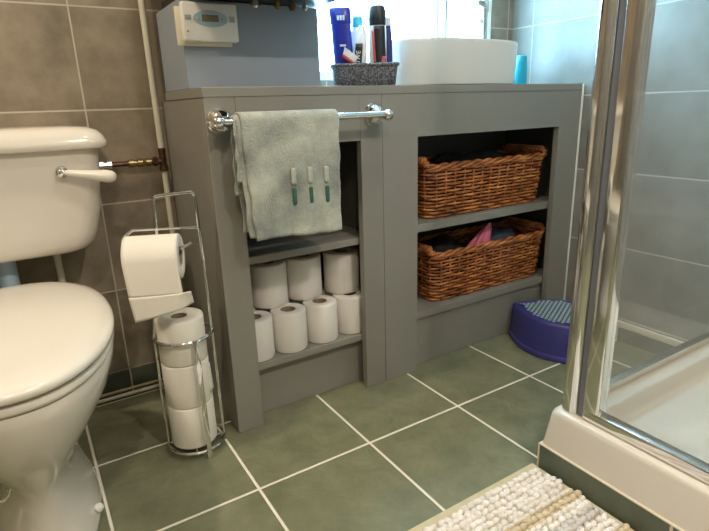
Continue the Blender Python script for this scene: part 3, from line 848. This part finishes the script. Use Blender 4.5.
# ------------------------------------------------------------------ pipework on the back wall
wp = thing('water_pipe', 'cream painted riser pipe with copper and brass branch to the cistern', 'pipe', (0.018,0.600,0))
PXx, PYy = 0.0185, 0.602
MB().tube([(PXx-.004,PYy,1.60),(PXx-.001,PYy,1.0),(PXx,PYy,0.715)],0.0085,14).build('riser', M['pipe'], wp)
MB().tube([(PXx,PYy,0.672),(PXx,PYy,0.06)]+[(PXx-.03+.03*math.cos(a),PYy,0.042-.0300*math.sin(a)+.0) for a in (0.4,0.8,1.2,PI/2)]+[(-0.28,PYy,0.012)],[.008]*2+[.007,.0065,.006,.006,.005],14).build('downpipe', M['pipe'], wp)
tj = MB()
tj.lathe([(0.0085,0),(0.0105,.001),(0.0105,.011),(0.0085,.012)],(PXx,PYy,0.714),14)
tj.lathe([(0.0095,0),(0.0125,.001),(0.0125,.014),(0.0095,.015)],(PXx,PYy,0.662),14)
tj.tube([(PXx,PYy,0.715),(PXx,PYy,0.67)],0.0095,14); tj.tube([(PXx,PYy,0.690),(PXx-.03,PYy,0.690)],0.009,14)
tj.lathe([(0.010,0),(0.013,.001),(0.013,.010),(0.010,.011)],(PXx-.016,PYy,0.690),6,(-1,0,0))
tj.build('tee_joint', M['copper'], wp, sharp=40)
MB().lathe([(0.008,0),(0.0115,.001),(0.0115,.014),(0.0085,.015),(0.0095,.022),(0.0115,.024),(0.0115,.036),(0.009,.038),(0.009,.046),(0.0115,.047),(0.0115,.060),(0.008,.061)], (PXx-.032,PYy,0.690),14,(-1,0,0)).build('isolating_valve', M['brass'], wp, sharp=40)
MB().tube([(PXx-.092,PYy,0.690),(PXx-.145,PYy,0.690)],0.0072,14).build('branch_pipe', M['copper'], wp)
MB().lathe([(0.008,0),(0.0125,.001),(0.0125,.012),(0.009,.013),(0.009,.020),(0.0135,.021),(0.0135,.044),(0.010,.045)], (PXx-.135,PYy,0.690),8,(-1,0,0)).build('tank_nut', M['chrome_soft'], wp, sharp=30)
mb = MB().tube([(-0.60,0.607,0.026),(-0.30,0.607,0.026),(0.006,0.607,0.026)],0.004,10)
mb.build('floor_pipe', M['copperpaint'], wp)

# ------------------------------------------------------------------ toilet roll stand
SX, SY, SR = -0.067, 0.247, 0.068
sd = thing('toilet_roll_stand', 'chrome wire toilet roll stand between the toilet and the cabinet', 'toilet roll holder', (SX,SY,0))
wr = 0.0038
fr = MB()
lx, rx, hy_ = SX-SR, SX+SR, SY
# the back hoop narrows from the cage up to the top
hoop = [(lx,hy_,0.003),(lx,hy_,0.16),(lx+.002,hy_,0.31),(lx+.012,hy_,0.38),(lx+.040,hy_,0.50),(lx+.043,hy_,0.630)]
top = arc((lx+.055,hy_,0.630),0.012,PI,PI/2,4)[1:] + arc((rx-.015,hy_,0.634),0.012,PI/2,0,4)
hoop = [Vector(p) for p in hoop] + [Vector((p[0],p[1],p[2]+.003)) for p in top] + [Vector(p) for p in [(rx-.003,hy_,0.58),(rx-.001,hy_,0.45),(rx,hy_,0.31),(rx,hy_,0.16),(rx,hy_,0.003)]]
fr.tube(hoop, wr, 10)
fr.build('hoop_frame', M['chrome'], sd)
MB().box((SX+.024,SY-.0695,0.001),(SX+.036,SY-.0665,0.318),0.0008,2,Matrix.Rotation(0.42,3,'Z'),(SX+.030,SY-.068,0.16)).build('front_strap', M['chrome'], sd)
for z in (0.020, 0.312):
    MB().tube([(SX+SR*math.cos(2*PI*i/48), SY+SR*math.sin(2*PI*i/48), z) for i in range(48)], 0.0042, 10, closed=True).build('ring', M['chrome'], sd)
MB().tube([(SX-SR,SY,0.020),(SX+SR,SY,0.020)],0.003,8).tube([(SX,SY-SR,0.020),(SX,SY+SR,0.020)],0.003,8).build('base_cross', M['chrome'], sd)
HR, HYc, HZc = 0.050, 0.205, 0.512     # hanging roll radius and centre
rodz = HZc + 0.0205
arm = [(rx-.002,hy_,0.567),(-0.03,hy_,0.568),(-0.138,hy_,0.572)]
arm += [tuple(p) for p in arc((-0.144,(hy_+HYc)/2,0.560),(hy_-HYc)/2,PI/2,1.5*PI,8,(1,0,0),(0,1,0))]
arm = [arm[0],arm[1],arm[2]] + [(p[0],p[1],0.572-(0.572-rodz)*i/8) for i, p in enumerate(arm[3:])]
arm += [(-0.13,HYc,rodz),(-0.045,HYc,rodz),(-0.032,HYc-.002,rodz+.004),(-0.020,HYc-.003,rodz+.010)]
MB().tube(arm, 0.0035, 10).build('roll_arm', M['chrome'], sd)
sd.rotation_euler = (0,0,-0.28)
# stored rolls in the cage
gs = 'toilet rolls stacked in the chrome stand'
def stack_roll(z, label):
    t = thing('toilet_roll', label, 'toilet roll', (SX-.004,SY,z), gs)
    roll_part(0.0555, 0.019, 0.1115, 'tissue', M['paper'], t, (SX-.004,SY,z))
    MB().torus_lathe([(0.0175,0.001),(0.0188,0.001),(0.0188,0.110),(0.0175,0.110)], (SX-.004,SY,z), 24).build('cardboard_core', M['card'], t)
    return t
stack_roll(0.0245, 'white toilet roll at the bottom of the stack in the chrome stand')
mid = stack_roll(0.1362, 'white toilet roll in the middle of the stack with a loose end')
stack_roll(0.2479, 'white toilet roll at the top of the stack in the chrome stand')
o = MB().sheet(lambda u,v: Vector((SX-.004+0.0563*math.cos(-0.75+0.65*u)+0.004*u*u*v, SY+0.0563*math.sin(-0.75+0.65*u)-.003*u, 0.241-0.020*u-0.088*v*(1-.25*u))), 10, 6).build('loose_sheet', M['paper2'], mid, sharp=180); solidify(o,0.0006,1)
# hanging roll
hr = thing('toilet_roll', 'white toilet roll hanging on the chrome stand arm with a long tail', 'toilet roll', (-0.112,HYc,HZc))
HX0, HX1 = -0.1685, -0.0555
roll_part(HR, 0.0215, HX1-HX0, 'tissue', M['paper'], hr, (HX0,HYc,HZc), (1,0,0))
MB().torus_lathe([(0.0203,0.001),(0.0213,0.001),(0.0213,HX1-HX0-.001),(0.0203,HX1-HX0-.001)], (HX0,HYc,HZc), 24, (1,0,0)).build('cardboard_core', M['card'], hr)
PERF = 0.440
def tail(u, v):
    R = HR+0.0012
    L0 = R*PI/2; L1 = HZc-PERF
    s = v*(L0+L1)
    if s < L0:
        th = PI/2 + s/R
        y, z = HYc+R*math.cos(th), HZc+R*math.sin(th); d = 0
    else:
        d = (s-L0)/L1
        y, z = HYc-R, HZc-(s-L0)
    x = HX0+(HX1-HX0)*u
    return Vector((x+.004*d, y-0.003*d*math.sin(u*2.4+.3), z))
o = MB().sheet(tail, 14, 30).build('hanging_tail', M['paper'], hr, sharp=180); solidify(o,0.0008,0)
# the last sheet has half torn along the perforation and hangs askew
def last(u, v):
    x = HX0+.004+0.130*u+0.006*v*(1-u)
    y = HYc-HR-.0015-0.003*math.sin(u*2.4+.3)+0.016*max(0,u-.8)/.2*(.3+v)-0.002
    z = PERF+.0006-(0.058-0.026*u)*v+0.004*u*u
    return Vector((x,y,z))
o = MB().sheet(last, 20, 10).build('torn_sheet', M['paper'], hr, sharp=180); solidify(o,0.0008,0)
hr.location = (-0.1115, 0.217, HZc+.004); hr.rotation_euler = (0,0,-0.42)

# ------------------------------------------------------------------ shower: tray, edging tiles, screens
TX, TY = 0.574, -0.300
TZ0, TZ1 = 0.066, 0.160
YE = -1.35
struct(MB().box((TX-.002,YE,0),(XR,TY,TZ0-.003),0.001), 'trim_3', M['skirt_y'], flat=True)
struct(MB().box((TX-.0035,YE,TZ0-.003),(TX+.03,TY+.0015,TZ0+.0005),0.001).box((TX-.0035,TY-.002,0.0),(TX-.0015,TY+.0015,TZ0),0.0005), 'trim_4', M['grout'])
ty = thing('shower_tray', 'white raised shower tray on green edging tiles', 'shower tray', (0.97,-.8,TZ0))
def trr(ins, z, r): 
    return [Vector((p[0],p[1],z)) for p in rrect((TX+XR-.002)/2,(TY+YE)/2,(XR-.002-TX)/2-ins,(TY-YE)/2-ins,r,6)]
MB().rings([trr(0.002,TZ0+.0008,.008),trr(0.003,TZ0+.01,.010),trr(0.010,TZ1-.014,.016),trr(0.0125,TZ1-.005,.02),trr(0.018,TZ1-.001,.022),trr(0.026,TZ1,.024),trr(0.078,TZ1-.001,.03),trr(0.086,TZ1-.006,.035),
            trr(0.092,TZ1-.035,.04),trr(0.110,TZ1-.045,.05),trr(0.30,TZ1-.050,.05)]).build('tray', M['acrylic'], ty, sharp=60)
GX, GY = 0.617, -0.338
enc = thing('shower_enclosure', 'chrome framed glass shower enclosure standing on the white tray', 'shower screen', (GX,GY,TZ1))
ZT2 = 2.05
Z1 = TZ1+.0008
# corner post, rounded outer profile
poly = []
px0, px1, py0, py1 = GX-.019, GX+.024, -0.364, GY+.014
for p in rrect((px0+px1)/2,(py0+py1)/2,(px1-px0)/2,(py1-py0)/2,0.016,6): poly.append(p)
MB().prism(poly, Z1, ZT2).build('corner_post', M['chrome'], enc, sharp=60)
MB().box((GX-.010,-0.3785,Z1),(GX+.014,-0.3642,ZT2),0.001).build('seal_channel', M['seal'], enc)
poly = rrect(GX-.001,-0.398,0.0165,0.0185,0.005,4)
MB().prism(poly, Z1+.026, ZT2).build('door_stile', M['chrome'], enc, sharp=60)
MB().box((GX-.016,YE+.005,Z1),(GX+.012,-0.379,Z1+.026),0.004,3).build('bottom_rail', M['chrome'], enc)
MB().box((GX-.016,YE+.005,ZT2-.03),(GX+.012,-0.4175,ZT2),0.003,3).build('top_rail', M['chrome'], enc)
MB().box((GX-.003,YE+.005,Z1+.0262),(GX+.003,-0.4168,ZT2-.0305)).build('glass_panel', M['glass'], enc, flat=True)
MB().box((GX+.0245,GY-.012,Z1),(XR-.002,GY+.010,Z1+.022),0.003,3).build('bottom_rail', M['chrome_soft'], enc)
MB().box((GX+.0245,GY-.012,ZT2-.03),(XR-.002,GY+.010,ZT2),0.003,3).build('top_rail', M['chrome_soft'], enc)
MB().box((GX+.0245,GY-.003,Z1+.0222),(XR-.002,GY+.003,ZT2-.0305)).build('glass_panel', M['glass'], enc, flat=True)

# ------------------------------------------------------------------ bath mat
RX0, RX1, RY0, RY1 = -0.12, 0.567, -0.86, -0.289
bm_ = thing('bath_mat', 'cream bobble bath mat with brown stripes beside the shower tray', 'bath mat', ((RX0+RX1)/2,-.55,0))
MB().box((RX0,RY0,0.0008),(RX1,RY1,0.008),0.003).build('woven_backing', M['rug_base'], bm_)
pb_ = MB()
tmpl = bmesh.new(); bmesh.ops.create_icosphere(tmpl, subdivisions=2, radius=1)
tv = [v.co.copy() for v in tmpl.verts]; tf = [[v.index for v in f.verts] for f in tmpl.faces]; tmpl.free()
verts, faces = [], []
y = RY1-0.026; row = 0
while y > RY0+0.012:
    x = RX0+0.012 + random.uniform(0,.008)
    while x < RX1-0.008:
        a, b_, c = 0.0100+random.uniform(-.0012,.0015), 0.0074+random.uniform(-.0010,.0008), 0.0085+random.uniform(-.002,.0015)
        ox, oy = x+random.uniform(-.0012,.0012), y+random.uniform(-.0018,.0018)+0.0015*math.sin(x*18+row)
        rz = random.uniform(-.5,.5); cz, sz = math.cos(rz), math.sin(rz)
        k = len(verts)
        for v in tv:
            X, Y = v.x*a, v.y*b_
            verts.append((ox+X*cz-Y*sz, oy+X*sz+Y*cz, 0.0105+v.z*c))
        faces += [[k+i for i in f] for f in tf]
        x += 0.0165+random.uniform(-.003,.003)
    y -= 0.0142; row += 1
me = bpy.data.meshes.new('bobble_pile')
base = bm_.location
me.from_pydata(verts, [], faces); me.update()
me.polygons.foreach_set('use_smooth', [True]*len(me.polygons))
me.materials.append(M['rug'])
o = bpy.data.objects.new('bobble_pile', me); COL.objects.link(o)
o.parent = bm_; o.matrix_parent_inverse = Matrix.Translation(-Vector(bm_.location))
o['kind'] = 'stuff'

# ------------------------------------------------------------------ lights
def spot(x, y, e, col=(1.0,0.885,0.74), size=0.11):
    l = bpy.data.lights.new('ceiling_spot', 'AREA'); l.shape = 'DISK'; l.size = size; l.energy = e; l.color = col
    o = bpy.data.objects.new('ceiling_spot', l); COL.objects.link(o); o.location = (x,y,ZC-.012)
    return o
for x, y, e, c in ((-0.92,0.05,21,(1.0,.83,.62)),(0.35,-0.45,8,(1.0,.89,.75)),(-0.60,-1.75,20,(1.0,.86,.68)),(0.35,-1.75,22,(1.0,.90,.78)),(0.95,-1.6,6,(1.0,.90,.78))):
    spot(x, y, e, c)
wd = bpy.data.worlds.new('World'); S.world = wd; wd.use_nodes = True
wd.node_tree.nodes['Background'].inputs[0].default_value = (0.75,0.85,1,1)
wd.node_tree.nodes['Background'].inputs[1].default_value = 0.5

# ------------------------------------------------------------------ camera
f_px = 529.0964
pit, yaw, rol = 0.2937, 0.5531, -0.0319
loc = Vector((-1.0972, -3.2444, 2.746))*0.3
cy, sy = math.cos(yaw), math.sin(yaw)
fw = Vector((sy*math.cos(pit), cy*math.cos(pit), -math.sin(pit)))
rt = Vector((cy,-sy,0)); up = rt.cross(fw)
r2 = rt*math.cos(rol)+up*math.sin(rol); u2 = -rt*math.sin(rol)+up*math.cos(rol)
cam = bpy.data.cameras.new('camera'); co = bpy.data.objects.new('camera', cam); COL.objects.link(co)
cam.sensor_fit = 'HORIZONTAL'; cam.sensor_width = 36; cam.lens = f_px/709*36; cam.clip_start = 0.01
Mx = Matrix((r2, u2, -fw)).transposed().to_4x4(); Mx.translation = loc
co.matrix_world = Mx
S.camera = co
vs = S.view_settings
vs.view_transform = 'Standard'; vs.look = 'None'; vs.gamma = 1; vs.use_curve_mapping = False
vs.exposure = -0.06
